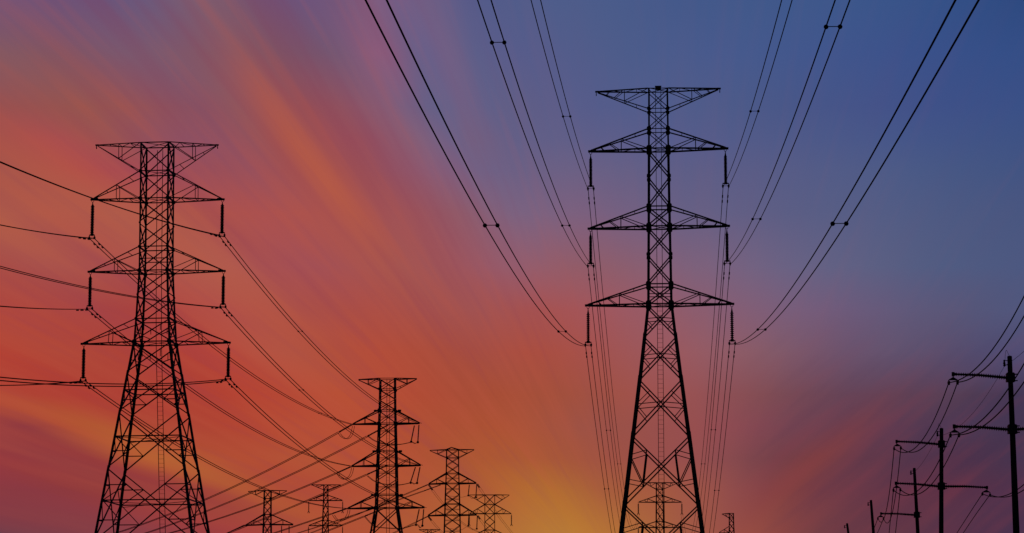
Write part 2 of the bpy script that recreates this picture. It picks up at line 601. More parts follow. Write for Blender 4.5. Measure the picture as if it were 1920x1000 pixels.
    def plates(self, zs, w_, h_, faces='fb'):
        for z_, k in zs:
            for fc in faces:
                s = -1 if fc == 'f' else 1
                for t in (-1, 1):
                    hw = self.hw(z_)
                    m = MB()
                    c = Vector((t * (hw - w_ * k * 0.2), s * (hw + 0.03), z_))
                    ww, hh = w_ * k, h_ * k
                    # octagonal gusset plate, 24 mm thick
                    i = len(m.v)
                    pts = [(-.5, -.28), (-.28, -.5), (.28, -.5), (.5, -.28), (.5, .28), (.28, .5), (-.28, .5), (-.5, .28)]
                    for dy in (-0.012, 0.012):
                        for (qx, qz) in pts:
                            m.v.append(c + Vector((qx * ww, dy, qz * hh)))
                    m.f += [tuple(range(8)), tuple(range(15, 7, -1))]
                    for q in range(8):
                        n = (q + 1) % 8
                        m.f.append((q, q + 8, n + 8, n))
                    m.obj('gusset_plate', STEEL, self.root)

    def arm(self, side, py_root_tip_level, py_root_other, tip_px, tip_py, peak=False, fr=0.53, ch=0.13, br=0.07, hook=True, extra=True):
        """a crossarm: bottom chords from py_root_tip_level, top chords from py_root_other (peak arms hang the other way up)"""
        zl, zo = self.z(py_root_tip_level), self.z(py_root_other)
        Pt = at(tip_px, tip_py, self.D)
        L, zt = abs(tip_px - self.cx) / F * depth(Pt), Pt.z
        for _ in range(4):
            q_ = proj(self.world((side * L, 0, zt)))
            L += side * (tip_px - q_[0]) / F * depth(Pt)
            zt -= (tip_py - q_[1]) / F * depth(Pt)
        tip = Vector((side * L, 0, zt))
        m, l, e = MB(), MB(), MB()
        q = {}
        for sy_ in (-1, 1):
            wl, wo = self.hw(zl), self.hw(zo)
            rl = Vector((side * wl, sy_ * wl, zl))
            ro = Vector((side * wo, sy_ * wo, zo))
            te = tip + Vector((-side * 0.15, sy_ * 0.10, 0))
            to = te + Vector((0, 0, -0.10 if peak else 0.12))
            m.bar(rl, te, ch)
            m.bar(ro, to, ch * 0.8)
            a, b = te.lerp(rl, fr), to.lerp(ro, fr)
            q[sy_] = (a, b, rl, ro, te, to)
            l.bar(a, b, br)
            l.bar(b, rl, br * 1.05)
            if extra is True:
                l.bar(to.lerp(ro, fr * 0.62), te.lerp(rl, fr * 0.95), br)
                if self.detail > 1:
                    l.bar(to.lerp(ro, fr * 0.32), te.lerp(rl, fr * 0.45), br * 0.9)
        for f_ in ((0.28, fr, 0.77) if extra else (fr,)):
            l.bar(q[-1][4].lerp(q[-1][2], f_), q[1][4].lerp(q[1][2], f_), br * 0.8)
            l.bar(q[-1][5].lerp(q[-1][3], f_), q[1][5].lerp(q[1][3], f_), br * 0.8)
        if extra:
            fs = [0.28, fr, 0.77, 1.0]
            for k in range(3):
                s0 = 1 if k % 2 else -1
                l.bar(q[s0][4].lerp(q[s0][2], fs[k]), q[-s0][4].lerp(q[-s0][2], fs[k + 1]), br * 0.8)
        m_ = m.obj('crossarm', STEEL, self.root)
        l.obj('lacing', STEEL, m_)
        if hook:
            if peak:
                e.bar(tip + Vector((-side * 0.25, 0, 0.02)), tip + Vector((side * 0.12, 0, 0.0)), 0.16)
                e.bar(tip + Vector((0, 0, 0.0)), tip + Vector((0, 0, -0.3)), 0.08)
                e.bar(tip + Vector((0, -0.1, -0.26)), tip + Vector((0, 0.1, -0.4)), 0.09)
            else:
                e.bar(tip + Vector((-side * 0.7, 0, 0.10)), tip + Vector((side * 0.16, 0, 0.02)), 0.24, 0.22)
            e.obj('end_plate', STEEL, m_)
        return tip

    def plan_brace(self, zs, w_):
        for z_ in zs:
            m = MB()
            h = self.hw(z_) - 0.06
            m.bar((-h, -h, z_ + 0.04), (h, h, z_ + 0.04), w_)
            m.bar((-h, h, z_ - 0.04), (h, -h, z_ - 0.04), w_)
            m.obj('plan_brace', STEEL, self.root)

    def ladder(self, z_top, z_bot, half, rail, rung_step, face=1, dx=0.0, z_rung=1e9):
        m, r = MB(), MB()
        zs = [z_top] + [z for z, _ in self.lv if z_bot < z < z_top] + [z_bot]
        for sx_ in (-1, 1):
            for a, b in zip(zs, zs[1:]):
                m.bar((dx + sx_ * half, face * (self.hw(a) - 0.14), a), (dx + sx_ * half, face * (self.hw(b) - 0.14), b), rail)
        o = m.obj('ladder', STEEL, self.root)
        z = z_bot + 0.3
        while z < min(z_top - 0.2, z_rung):
            y = face * (self.hw(z) - 0.14)
            r.bar((dx - half, y, z), (dx + half, y, z), 0.026)
            z += rung_step
        r.obj('rungs', STEEL, o)


# ------------------------------------------------------------------ insulators
def disc_profile(n, r, core=0.35):
    pr = [(0.0, r * 0.3)]
    for k in range(n):
        a = k / n
        d = 1.0 / n
        pr += [(a + 0.06 * d, r * core), (a + 0.38 * d, r * core * 1.15), (a + 0.62 * d, r), (a + 0.80 * d, r * 0.98), (a + 0.92 * d, r * core)]
    pr.append((1.0, r * 0.3))
    return pr


def hang_insulator(label, top, zbot, axis, n=18, r=0.18, spread=0.3, group=None, link=0.14, single=False):
    """a suspension string that hangs from an arm tip; axis: unit vector across the line in plan"""
    top = Vector(top)
    root = thing('insulator_string', label, 'insulator', top, 0, group)
    ax = Vector((axis[0], axis[1], 0)).normalized()
    H = top.z - zbot
    m = MB()
    lk = min(link * H, 0.85)
    # shackle: a ring and a tapering link
    ring = [Vector((math.cos(a) * 0.13 * ax.x, math.cos(a) * 0.13 * ax.y, -0.12 + math.sin(a) * 0.15)) for a in np.linspace(0, 2 * math.pi, 13)]
    m.tube([p for p in ring], 0.03, 5, False)
    m.lathe((0, 0, -0.22), (0, 0, -lk), [(0, 0.03), (0.4, 0.05), (0.75, 0.08), (1, 0.12)], 8)
    m.obj('shackle', FIT, root)
    d = MB()
    zb = -(H - 0.38)
    d.lathe((0, 0, -lk), (0, 0, zb), disc_profile(n, r, 0.66 if n > 15 else 0.5), 14)
    d.obj('disc_stack', CERAMIC, root)
    if single:
        return root
    y = MB()
    c0 = Vector((0, 0, zb - 0.05))
    y.bar(c0 - ax * (spread + 0.03), c0 + ax * (spread + 0.03), 0.08, 0.11)
    y.bar(c0 + ax * -spread * 0.55, c0 + ax * spread * 0.55 + Vector((0, 0, 0)), 0.06, 0.2)
    for s in (-1, 1):
        y.bar(c0 + ax * s * spread, c0 + ax * s * spread + Vector((0, 0, -0.3)), 0.07)
    y.bar(c0 + ax * -spread + Vector((0, 0, -0.26)), c0 + ax * spread + Vector((0, 0, -0.26)), 0.04)
    y.obj('yoke', FIT, root)
    for s in (-1, 1):
        c = MB()
        p = Vector((0, 0, zb - 0.36)) + ax * (s * spread)
        pr = Vector((-ax.y, ax.x, 0))
        c.bar(p + pr * -0.28 + Vector((0, 0, -0.05)), p + pr * 0.28 + Vector((0, 0, -0.05)), 0.13, 0.16)
        c.ball(p + Vector((0, 0, 0.04)), 0.15, 8, (0.8, 0.8, 1.1))
        c.obj('clamp', FIT, root)
    return root


def strain_insulator(label, a, b, r=0.16, n=14, group=None, twin=0.16):
    """a pair of strings pulled along the line from an arm to the conductors"""
    r *= 0.62
    a, b = Vector(a), Vector(b)
    root = thing('strain_insulator', label, 'insulator', a, 0, group)
    d = (b - a)
    ax = d.cross(Vector((0, 0, 1))).normalized() * twin
    for s in (-1, 1):
        m = MB()
        m.lathe(ax * s, d * 0.92 + ax * s, disc_profile(n, r), 8)
        m.obj('disc_stack', CERAMIC, root)
    y = MB()
    y.bar(d * 0.93 - ax * 1.4, d * 0.93 + ax * 1.4, 0.12, 0.2)
    y.bar(d * 0.93 - ax, d * 1.0 - ax, 0.1)
    y.bar(d * 0.93 + ax, d * 1.0 + ax, 0.1)
    y.obj('yoke', FIT, root)
    return root


# ------------------------------------------------------------------ conductors
class Span:
    """a conductor's parabola in a vertical plane"""

    def __init__(self, start, dirxy, length, z0, s, c, tilt=0.0):
        self.a, self.d, self.L = Vector(start), Vector((dirxy[0], dirxy[1], 0)).normalized(), length
        self.z0, self.s, self.c = z0, s, c
        self.ax = Vector((-self.d.y, self.d.x, tilt))

    def p(self, t):
        q = self.a + self.d * t
        q.z = self.z0 + self.s * t + self.c * t * t
        return q

    def tpx(self, px, py):
        """distance along the span at which it is seen at a photo column"""
        r = raydir(px, py)
        det = self.d.x * r.y - self.d.y * r.x
        return (-self.a.x * r.y + self.a.y * r.x) / det


def plan_t(start, d, px, py):
    r = raydir(px, py)
    det = d[0] * r.y - d[1] * r.x
    t = (-start.x * r.y + start.y * r.x) / det
    k = (start.y + t * d[1]) / r.y
    return t, EYE.z + k * r.z


def fit_free(start, dirxy, pts, length):
    d = Vector((dirxy[0], dirxy[1], 0)).normalized()
    A, B = [], []
    for px, py in pts:
        t, z = plan_t(start, d, px, py)
        wt = 1.0 / max(20.0, start.y + d.y * t)      # errors in pixels, not metres
        A.append((t * wt, t * t * wt))
        B.append((z - start.z) * wt)
    A, B = np.array(A), np.array(B)
    if len(pts) == 1:
        sol = (B[0] / A[0][0], 0.0)
    else:
        sol = np.linalg.lstsq(A, B, rcond=None)[0]
    return Span(start, d, length, start.z, float(sol[0]), float(sol[1]))


def fit_pin(start, end, pts, sag=None):
    dv = Vector((end.x - start.x, end.y - start.y, 0))
    L = dv.length
    d = dv / L
    sl = (end.z - start.z) / L
    if pts:
        num = den = 0.0
        for px, py in pts:
            t, z = plan_t(start, d, px, py)
            if not (0.02 * L < t < 0.98 * L):
                continue
            wt = 1.0 / max(20.0, start.y + d.y * t)
            b = t * (t - L) * wt
            num += b * (z - start.z - sl * t) * wt
            den += b * b
        c = num / den if den else 4 * (sag or 1) / L / L
    else:
        c = 4 * sag / L / L
    return Span(start, d, L, start.z, sl - c * L, c)


def cable(label, spans, r=0.03, offs=(0.0,), group=None, spacers=(), dampers=(), tstart=0.0, n=72, cat='power cable', spacer_r=0.09, near=None):
    """one span of conductors with its spacers and dampers, as one thing"""
    spans = spans if isinstance(spans, list) else [spans]
    sp0 = spans[0]
    org = sp0.p(tstart)
    root = thing('power_line', label, cat, org, 0, group)
    for sp_ in spans:
        for o_ in offs:
            m = MB()
            ts = [tstart + (sp_.L - tstart) * (k / n) for k in range(n + 1)]
            m.tube([sp_.p(t) + sp_.ax * o_ for t in ts], r, 6)
            m.obj('conductor', WIRE, root, org)
    for t in spacers:
        m = MB()
        a, b = sp0.p(t) + sp0.ax * offs[0], sp0.p(t) + sp0.ax * offs[-1]
        m.bar(a, b, 0.03)
        m.ball(a + Vector((0, 0, -0.01)), spacer_r, 8)
        m.ball(b + Vector((0, 0, -0.01)), spacer_r, 8)
        m.obj('spacer', FIT, root, org)
    for t in dampers:
        for sp_ in spans:
            for o_ in offs:
                m = MB()
                c = sp_.p(t) + sp_.ax * o_
                d = (sp_.p(t + 0.3) - sp_.p(t - 0.3)).normalized()
                dn = Vector((0, 0, -0.12))
                m.bar(c, c + dn, 0.07)
                m.bar(c + dn - d * 0.3, c + dn + d * 0.3, 0.05)
                for s in (-1, 1):
                    m.bar(c + dn + d * (s * 0.3), c + dn + d * (s * 0.13), 0.13)
                m.obj('damper', FIT, root, org)
    return root


def smooth_path(P, n=8):
    P = [Vector(p) for p in P]
    out = []
    for i in range(len(P) - 1):
        p0, p1, p2, p3 = P[max(i - 1, 0)], P[i], P[i + 1], P[min(i + 2, len(P) - 1)]
        for k in range(n):
            t = k / n
            out.append(0.5 * ((2 * p1) + (p2 - p0) * t + (2 * p0 - 5 * p1 + 4 * p2 - p3) * t * t + (3 * p1 - p0 - 3 * p2 + p3) * t ** 3))
    out.append(P[-1])
    return out


def jumper(label, P, r=0.03, offs=((0, 0, 0),), group=None):
    P = smooth_path(P)
    root = thing('jumper_cable', label, 'jumper cable', P[0], 0, group)
    for o_ in offs:
        m = MB()
        m.tube([p + Vector(o_) for p in P], r, 6)
        m.obj('conductor', WIRE, root, P[0])
    return root


# ================================================================== THE TALL PYLON right of the middle
lvA = [(169.4, 37.5), (207.2, 38), (245, 38.6), (281.5, 39.8), (333.5, 40.8), (390, 42), (427, 43), (480, 44.4), (535.4, 46),
       (572.4, 46.6), (631.7, 61), (712, 81), (818, 108.5), (946.5, 141.5), (1106, 183)]
# square to the viewer's line of sight
TA = Tower('tallest pylon, right of centre, black lattice with a small box on top', 1234, 169.4, 275, lvA, 12.2,
           math.radians(-3.3), 2, (0.18, 0.26, 0.31), (0.08, 0.125, 0.128), (4, 11), 0.08)
TA.legs()
TA.panels(['XH', 'XH', 'XH', 'XH', 'X', 'XH', 'XH', 'X', 'XHM', 'XHA', 'XAa', 'XAa', 'XB', 'XBM', 'X'])
TA.plates([(TA.z(207.2), .8), (TA.z(245), 1.0), (TA.z(281.5), 1.25), (TA.z(333.5), .9), (TA.z(390), 1.15), (TA.z(427), 1.25),
           (TA.z(480), .9), (TA.z(535.4), 1.15), (TA.z(572.4), 1.3), (TA.z(631.7), .6), (TA.z(712), .55), (TA.z(818), .55), (TA.z(946.5), .6)], 0.46, 0.52)
TA.plan_brace([TA.z(281.5), TA.z(427), TA.z(572.4), TA.z(169.4)], 0.06)
TA.ladder(TA.z(164), 1.0, 0.28, 0.06, 0.47, 1, 0.0, TA.z(575))
tipA = {}
for key, lo, up, (lx, ly), (rx, ry) in (('peak', 169.4, 207.2, (1118, 172.4), (1349.5, 166.4)), ('upper', 281.5, 245, (1105.5, 284.7), (1363, 279)),
                                       ('middle', 427, 390, (1104.5, 429.6), (1366, 424.4)), ('lower', 572.4, 535.4, (1099.5, 573.6), (1374, 570.6))):
    for side, (tx, ty) in ((-1, (lx, ly)), (1, (rx, ry))):
        tipA[key, side] = TA.arm(side, lo, up, tx, ty, key == 'peak', 0.53, 0.12 if key == 'peak' else 0.16, 0.065 if key == 'peak' else 0.075)
mb = MB()
zt = TA.z(163)
mb.box((0, TA.hw(zt) - 0.14, zt + 0.05), 0.62, 0.5, 0.34)
mb.bar((-0.34, TA.hw(zt) - 0.14, zt + 0.24), (0.34, TA.hw(zt) - 0.14, zt + 0.24), 0.56, 0.03)
mb.obj('top_box', STEEL, TA.root)

SIDE = {-1: 'left', 1: 'right'}
# the line runs from this pylon straight over the viewer; beyond it, to a far pylon
dirIn = Vector((-TA.x0, -TA.D, 0)).normalized()
axA = Vector((1, -0.057, 0)).normalized()
clampA = {}
botA = {('upper', -1): (1108, 355), ('upper', 1): (1360.2, 350), ('middle', -1): (1107.8, 500), ('middle', 1): (1363, 495.5),
        ('lower', -1): (1103.2, 648), ('lower', 1): (1372.3, 645)}
nd = {'upper': 20, 'middle': 19, 'lower': 14}
for (key, side), (bx, by) in botA.items():
    top = TA.world(tipA[key, side]) + Vector((-side * 0.0, 0, -0.02))
    top.x = at(bx, by, TA.D).x
    zb = at(bx, by, top.y).z
    hang_insulator('%s %s insulator string of the tallest pylon, hanging plumb from its arm tip' % (key, SIDE[side]), top, zb, axA,
                   nd[key], 0.185 if key != 'lower' else 0.2, 0.3, 'hanging insulators of the tallest pylon', 0.19)
    clampA[key, side] = Vector((top.x, top.y, zb))

# far pylon of the same line, seen between the legs of the tallest one
lvB = [(905.4, 12.2), (917.8, 12.3), (930, 12.5), (942, 12.7), (959, 13), (978, 13.5), (989.3, 14), (1006, 14.5), (1024, 15), (1036, 15.5),
       (1055, 20), (1080, 26.5), (1115, 35), (1160, 46.5)]
TB = Tower('tiny far pylon seen between the legs of the tallest pylon', 1236.7, 905.4, 840, lvB, 11.5, 0, 1, (0.3, 0.36, 0.4), (0.13, 0.15, 0.16), (4, 10), 0.1)
TB.legs()
TB.panels(['XH'] * 4 + ['X'] + ['XH'] * 2 + ['X'] + ['XH'] * 2 + ['X'] * 4)
TB.plates([(TB.z(y), 1.0) for y in (917.8, 930, 942, 978, 989.3)], 0.5, 0.6)
tipB = {}
for key, lo, up, lx, rx in (('peak', 905.4, 917.8, 1207.5, 1272), ('upper', 942, 930, 1196.8, 1278.4), ('middle', 989.3, 978, 1196.8, 1278.4), ('lower', 1036, 1024, 1195, 1280)):
    for side, tx in ((-1, lx), (1, rx)):
        tipB[key, side] = TB.arm(side, lo, up, tx, lo, key == 'peak', 0.5, 0.2 if key == 'peak' else 0.26, 0.11, False)
clampB = {}
for key, dy in (('upper', 23), ('middle', 23), ('lower', 23)):
    for side in (-1, 1):
        top = TB.world(tipB[key, side])
        zb = top.z - dy / F * depth(top)
        hang_insulator('%s %s insulator string of the tiny pylon between the tallest pylon\'s legs' % (key, SIDE[side]), top, zb, axA, 12, 0.25, 0.3,
                       'hanging insulators of the tiny far pylon')
        clampB[key, side] = Vector((top.x, top.y, zb))

inpts = {('lower', -1): [(1054, 622), (921, 422), (824, 240), (705, 0)], ('lower', 1): [(1428, 618), (1574, 419), (1680, 240), (1813.5, 0)],
         ('middle', -1): [(1061, 423.5), (989, 240), (934, 80), (908, 0)], ('middle', 1): [(1418.5, 411.6), (1491, 240), (1562, 50), (1580, 0)],
         ('upper', -1): [(1069, 240), (1062.5, 219), (1004.6, 0)], ('upper', 1): [(1404.6, 240), (1414.6, 208), (1475.5, 0)]}
inspc = {('lower', -1): [(1054, 622), (921, 422)], ('lower', 1): [(1428, 618), (1574, 419)], ('middle', -1): [(1061, 423.5), (934, 80)],
         ('middle', 1): [(1418.5, 411.6), (1562, 50)], ('upper', -1): [(1062.5, 219)], ('upper', 1): [(1414.6, 208)]}
outpts = {('lower', -1): [(1120.5, 790), (1137.3, 918)], ('lower', 1): [(1344, 919.7)], ('middle', -1): [(1140.9, 807)], ('middle', 1): [(1337.5, 806)],
          ('upper', -1): [(1161, 870)], ('upper', 1): [(1318.5, 870)]}
for key in ('upper', 'middle', 'lower'):
    for side in (-1, 1):
        a = clampA[key, side] + Vector((0, 0, -0.05))
        sp_ = fit_free(a, dirIn, inpts[key, side], 300)
        print('IN', key, side, 's %.3f c %.5f' % (sp_.s, sp_.c), 'z200 %.1f z300 %.1f' % (sp_.p(200).z, sp_.p(300).z))
        cable('twin cables sweeping up overhead from the %s %s insulator of the tallest pylon' % (key, SIDE[side]), sp_, 0.031, (-0.28, 0.28),
              'overhead twin cables of the tallest pylon', [sp_.tpx(*q) for q in inspc[key, side]], (), spacer_r=0.1)
        b = clampB[key, side] + Vector((0, 0, -0.05))
        so = fit_pin(a, b, outpts[key, side])
        print('OUT', key, side, 'sag %.1f' % (so.c * so.L ** 2 / 4))
        cable('twin cables dropping away behind the tallest pylon from its %s %s insulator' % (key, SIDE[side]), so, 0.034, (-0.28, 0.28),
              'twin cables running off behind the tallest pylon', [so.tpx(*outpts[key, side][-1])], (2.7, 4.4), spacer_r=0.1)

# ================================================================== THE LEFT PYLON
lvL = [(271.8, 54.5), (324.6, 54.5), (375.6, 54.6), (421, 54.8), (465.8, 55), (510.4, 55.6), (555.4, 59.5), (601, 63.7), (644, 69),
       (702, 87.5), (776, 111), (881, 144), (1020, 187.5)]
TL = Tower('broad black pylon on the left, front and rear legs seen side by side', 295.3, 271.8, 300, lvL, 15.8,
           math.radians(-3.9), 2, (0.185, 0.22, 0.29), (0.115, 0.118, 0.126), (6, 9), 0.092, lean=0.0095)
TL.legs()
TL.panels(['XH', 'XH', 'XH', 'X', 'XHM', 'XH', 'X', 'XHV', 'XHV', 'XMCl', 'XMCl', 'XMClu', 'XMCl'])
TL.plates([(TL.z(324.6), .9), (TL.z(375.6), 1.0), (TL.z(421), .45), (TL.z(465.8), .8), (TL.z(510.4), 1.0), (TL.z(555.4), .5), (TL.z(601), .8), (TL.z(644), 1.15),
           (TL.z(702), .6), (TL.z(776), .55), (TL.z(881), .55)], 0.45, 0.45)
TL.plan_brace([TL.z(271.8), TL.z(375.6), TL.z(510.4), TL.z(644), TL.z(324.6), TL.z(824), TL.z(945.5)], 0.06)
TL.ladder(TL.z(277), 0.8, 0.31, 0.065, 0.49, 1, 0.0, TL.z(690))
tipL = {}
for key, lo, up, (lx, ly), (rx, ry) in (('peak', 271.8, 324.6, (181, 272.6), (408, 272.2)), ('upper', 375.6, 324.6, (172.5, 375), (418.5, 374.6)),
                                       ('middle', 510.4, 465.8, (167, 510.4), (420.5, 508.9)), ('lower', 644, 601, (154, 645.5), (430, 643.2))):
    for side, (tx, ty) in ((-1, (lx, ly)), (1, (rx, ry))):
        tipL[key, side] = TL.arm(side, lo, up, tx, ty, key == 'peak', 0.5, 0.1 if key == 'peak' else 0.13, 0.07, True, 'plan')
rl = math.radians(-3.9)
axL = Vector((math.cos(rl), math.sin(rl), 0))
botL = {('upper', -1): (172.3, 446.5), ('upper', 1): (416, 442), ('middle', -1): (168, 579), ('middle', 1): (418, 576),
        ('lower', -1): (155.8, 714), ('lower', 1): (427.5, 711.5)}
clampL = {}
for (key, side), (bx, by) in botL.items():
    tip = TL.world(tipL[key, side])
    P = at(bx, by, tip.y)
    top = Vector((P.x, tip.y, tip.z - 0.02))
    hang_insulator('%s %s insulator string of the broad left pylon, under its arm tip' % (key, SIDE[side]), top, P.z, axL, 18, 0.225, 0.3,
                   'hanging insulators of the broad left pylon')
    clampL[key, side] = P
inL = {('upper', 1): [(331, 421.7), (264, 402.5), (192, 379), (120, 352), (0, 304)], ('upper', -1): [(108, 439), (0, 422)],
       ('middle', 1): [(331, 569), (257, 557), (166, 541), (120, 531), (0, 501)], ('middle', -1): [(146, 579), (78, 578), (0, 574.4)],
       ('lower', 1): [(350, 719), (260, 722.5), (188, 722), (90, 718), (0, 710.5)], ('lower', -1): [(104, 717), (0, 723)]}
dirL = Vector((-0.163, -0.987, 0)).normalized()
for (key, side), pts in inL.items():
    a = clampL[key, side] + Vector((0, 0, -0.05))
    sp_ = fit_free(a, dirL, pts, 1)
    if sp_.c < 0.0004:                              # a short stretch in view does not give the sag; use a usual one
        t, z = plan_t(a, sp_.d, *pts[-1])
        sp_.c = 0.0006
        sp_.s = (z - a.z - sp_.c * t * t) / t
    sp_.L = 210
    sp_.ax.z = {('upper', 1): -0.36, ('upper', -1): -0.2, ('lower', 1): 0.4}.get((key, side), 0.0)
    print('LIN', key, side, 's %.3f c %.5f t0 %.1f' % (sp_.s, sp_.c, plan_t(a, sp_.d, *pts[-1])[0]), 'z210 %.1f' % sp_.p(210).z)
    cable('twin cables to the left photo edge from the broad left pylon\'s %s %s insulator' % (key, SIDE[side]), sp_, 0.04 if key == 'middle' else 0.056, (-0.28, 0.28),
          'twin cables coming in from the left edge', [80] if key != 'upper' else [], (1.9, 3.4))

# ================================================================== dead-end pylons behind
def strain_tower(label, cx, top, D, ky, kw, lx, rx, base_w, detail=1, tipdy=(0, 0), brace=(0.14, 0.16, 0.18), leg=(0.3, 0.36, 0.42), rot=0.0, ch=0.34):
    dy = [0, 20, 39.2, 59.2, 84, 112, 135.2, 162.9, 189.2, 217.2, 242, 290, 350, 430]
    wd = [29.6, 29.9, 30.4, 31.2, 32.8, 34.4, 35.6, 37.4, 38.7, 40.2, 41.3, 57, 78, 107]
    T = Tower(label, cx, top, D, [(top + d * ky, w_ * kw) for d, w_ in zip(dy, wd)], base_w, rot, detail, leg, brace, (5, 11), 0.09)
    T.legs()
    T.panels(['XH', 'XH', 'X', 'XHM', 'XHM', 'XM', 'XHM', 'XHM', 'XM', 'XHM', 'XH', 'X', 'X', 'X'])
    T.plates([(T.z(top + d * ky), 1) for d in (20, 59.2, 84, 135.2, 162.9, 217.2, 242)], 0.55, 0.62)
    tips = {}
    for key, lo, up, a, b in (('peak', 0, 20, lx[0], rx[0]), ('upper', 84, 59.2, lx[1], rx[1]), ('middle', 162.9, 135.2, lx[2], rx[2]), ('lower', 242, 217.2, lx[3], rx[3])):
        for side, tx in ((-1, a), (1, b)):
            tips[key, side] = T.arm(side, top + lo * ky, top + up * ky, tx, top + lo * ky + (tipdy[0] if side < 0 else tipdy[1]), key == 'peak',
                                    0.46, 0.17 if key == 'peak' else ch, 0.11, False, 'plan' if detail > 1 else False)
    return T, tips


TM, tipM = strain_tower('jumper pylon, mid-size, with looping cables under its three pairs of arms', 727, 710.8, 540, 1.0, 1.0,
                        (671, 660.5, 658.5, 651), (782.8, 788, 790, 797), 12.5, 2, (1.2, -0.6), (0.125, 0.15, 0.175), (0.22, 0.3, 0.37), math.radians(-2.6), 0.27)
TM.ladder(TM.z(710), 1.0, 0.3, 0.09, 0.6, 1)
mb = MB()
for k, yy in enumerate((770, 846, 928)):
    for side in (-1, 1):
        z_ = TM.z(yy)
        h = TM.hw(z_)
        mb = MB()
        mb.bar((side * h, 0, z_ - 0.1), (side * (h + 0.6), 0, z_ - 0.15), 0.2)
        mb.bar((side * (h + 0.55), -0.2, z_ - 0.05), (side * (h + 0.95), 0.2, z_ - 0.05), 0.42)
        mb.obj('strain_fitting', FIT, TM.root)
TN, tipN = strain_tower('slim pylon with a small peaked top, just right of the jumper pylon', 848.6, 843.6, 720, 0.753, 0.753,
                        (805, 802.8, 801.6, 800), (890, 893.7, 894.6, 896), 12.5, 1, (1.2, -0.4))
mb = MB()
z0 = TN.z(843.6)
h = TN.hw(z0)
for sx_ in (-1, 1):
    for sy_ in (-1, 1):
        mb.bar((sx_ * h, sy_ * h, z0), (-0.3, 0, z0 + 0.65), 0.2)
mb.obj('peak_cap', STEEL, TN.root)
TP, tipP = strain_tower('dark low pylon nearest the broad left one, cut by the bottom edge', 502, 920, 730, 0.76, 0.43,
                        (464.4, 459.4, 458.8, 458), (538.8, 550.6, 551, 552), 9.5, 1, (1.8, 0.4))

# outgoing lines of the left pylon end on the first dead-end pylon
endM = {('upper', -1): (660.5, 796), ('middle', -1): (658.5, 874), ('lower', -1): (651, 953.4),
        ('upper', 1): (788, 794), ('middle', 1): (790, 872.6), ('lower', 1): (797, 952)}
outL = {('upper', 1): [(447.6, 480), (494, 541), (520, 571), (560, 620), (630, 691), (699, 747)],
        ('middle', 1): [(469, 630), (520, 687), (630, 789.5), (700, 837)],
        ('lower', 1): [(446.5, 729), (560, 824), (630, 888), (658, 906), (697, 927.5)],
        ('upper', -1): [(200, 475), (240, 511.6), (300, 565.6), (336, 597), (391, 645), (429, 671), (475, 703), (511, 728), (560, 755), (630, 788)],
        ('middle', -1): [(188, 594), (216, 616), (240, 637.6), (270, 662), (320, 706), (350, 724), (420, 774), (480, 809), (560, 845), (630, 869)],
        ('lower', -1): [(166, 726), (260, 790), (300, 815), (320, 825), (370, 854), (440, 892), (490, 915), (534, 930), (577, 943), (615, 950.6)]}
for (key, side), pts in outL.items():
    a = clampL[key, side] + Vector((0, 0, -0.05))
    ex, ey = endM[key, side]
    b = at(ex, ey, TM.D)
    so = fit_pin(a, b, pts)
    print('LOUT', key, side, 'sag %.1f' % (so.c * so.L ** 2 / 4))
    spx = {('upper', 1): (563, 621), ('middle', 1): (565, 731), ('upper', -1): (600, 780)}.get((key, side))
    cable('twin cables from the broad left pylon\'s %s %s insulator to the jumper pylon' % (key, SIDE[side]), so, 0.05, (-0.28, 0.28),
          'twin cables between the left pylon and the jumper pylon', [so.tpx(*spx)] if spx else [], (2.6, 4.3), spacer_r=0.11)

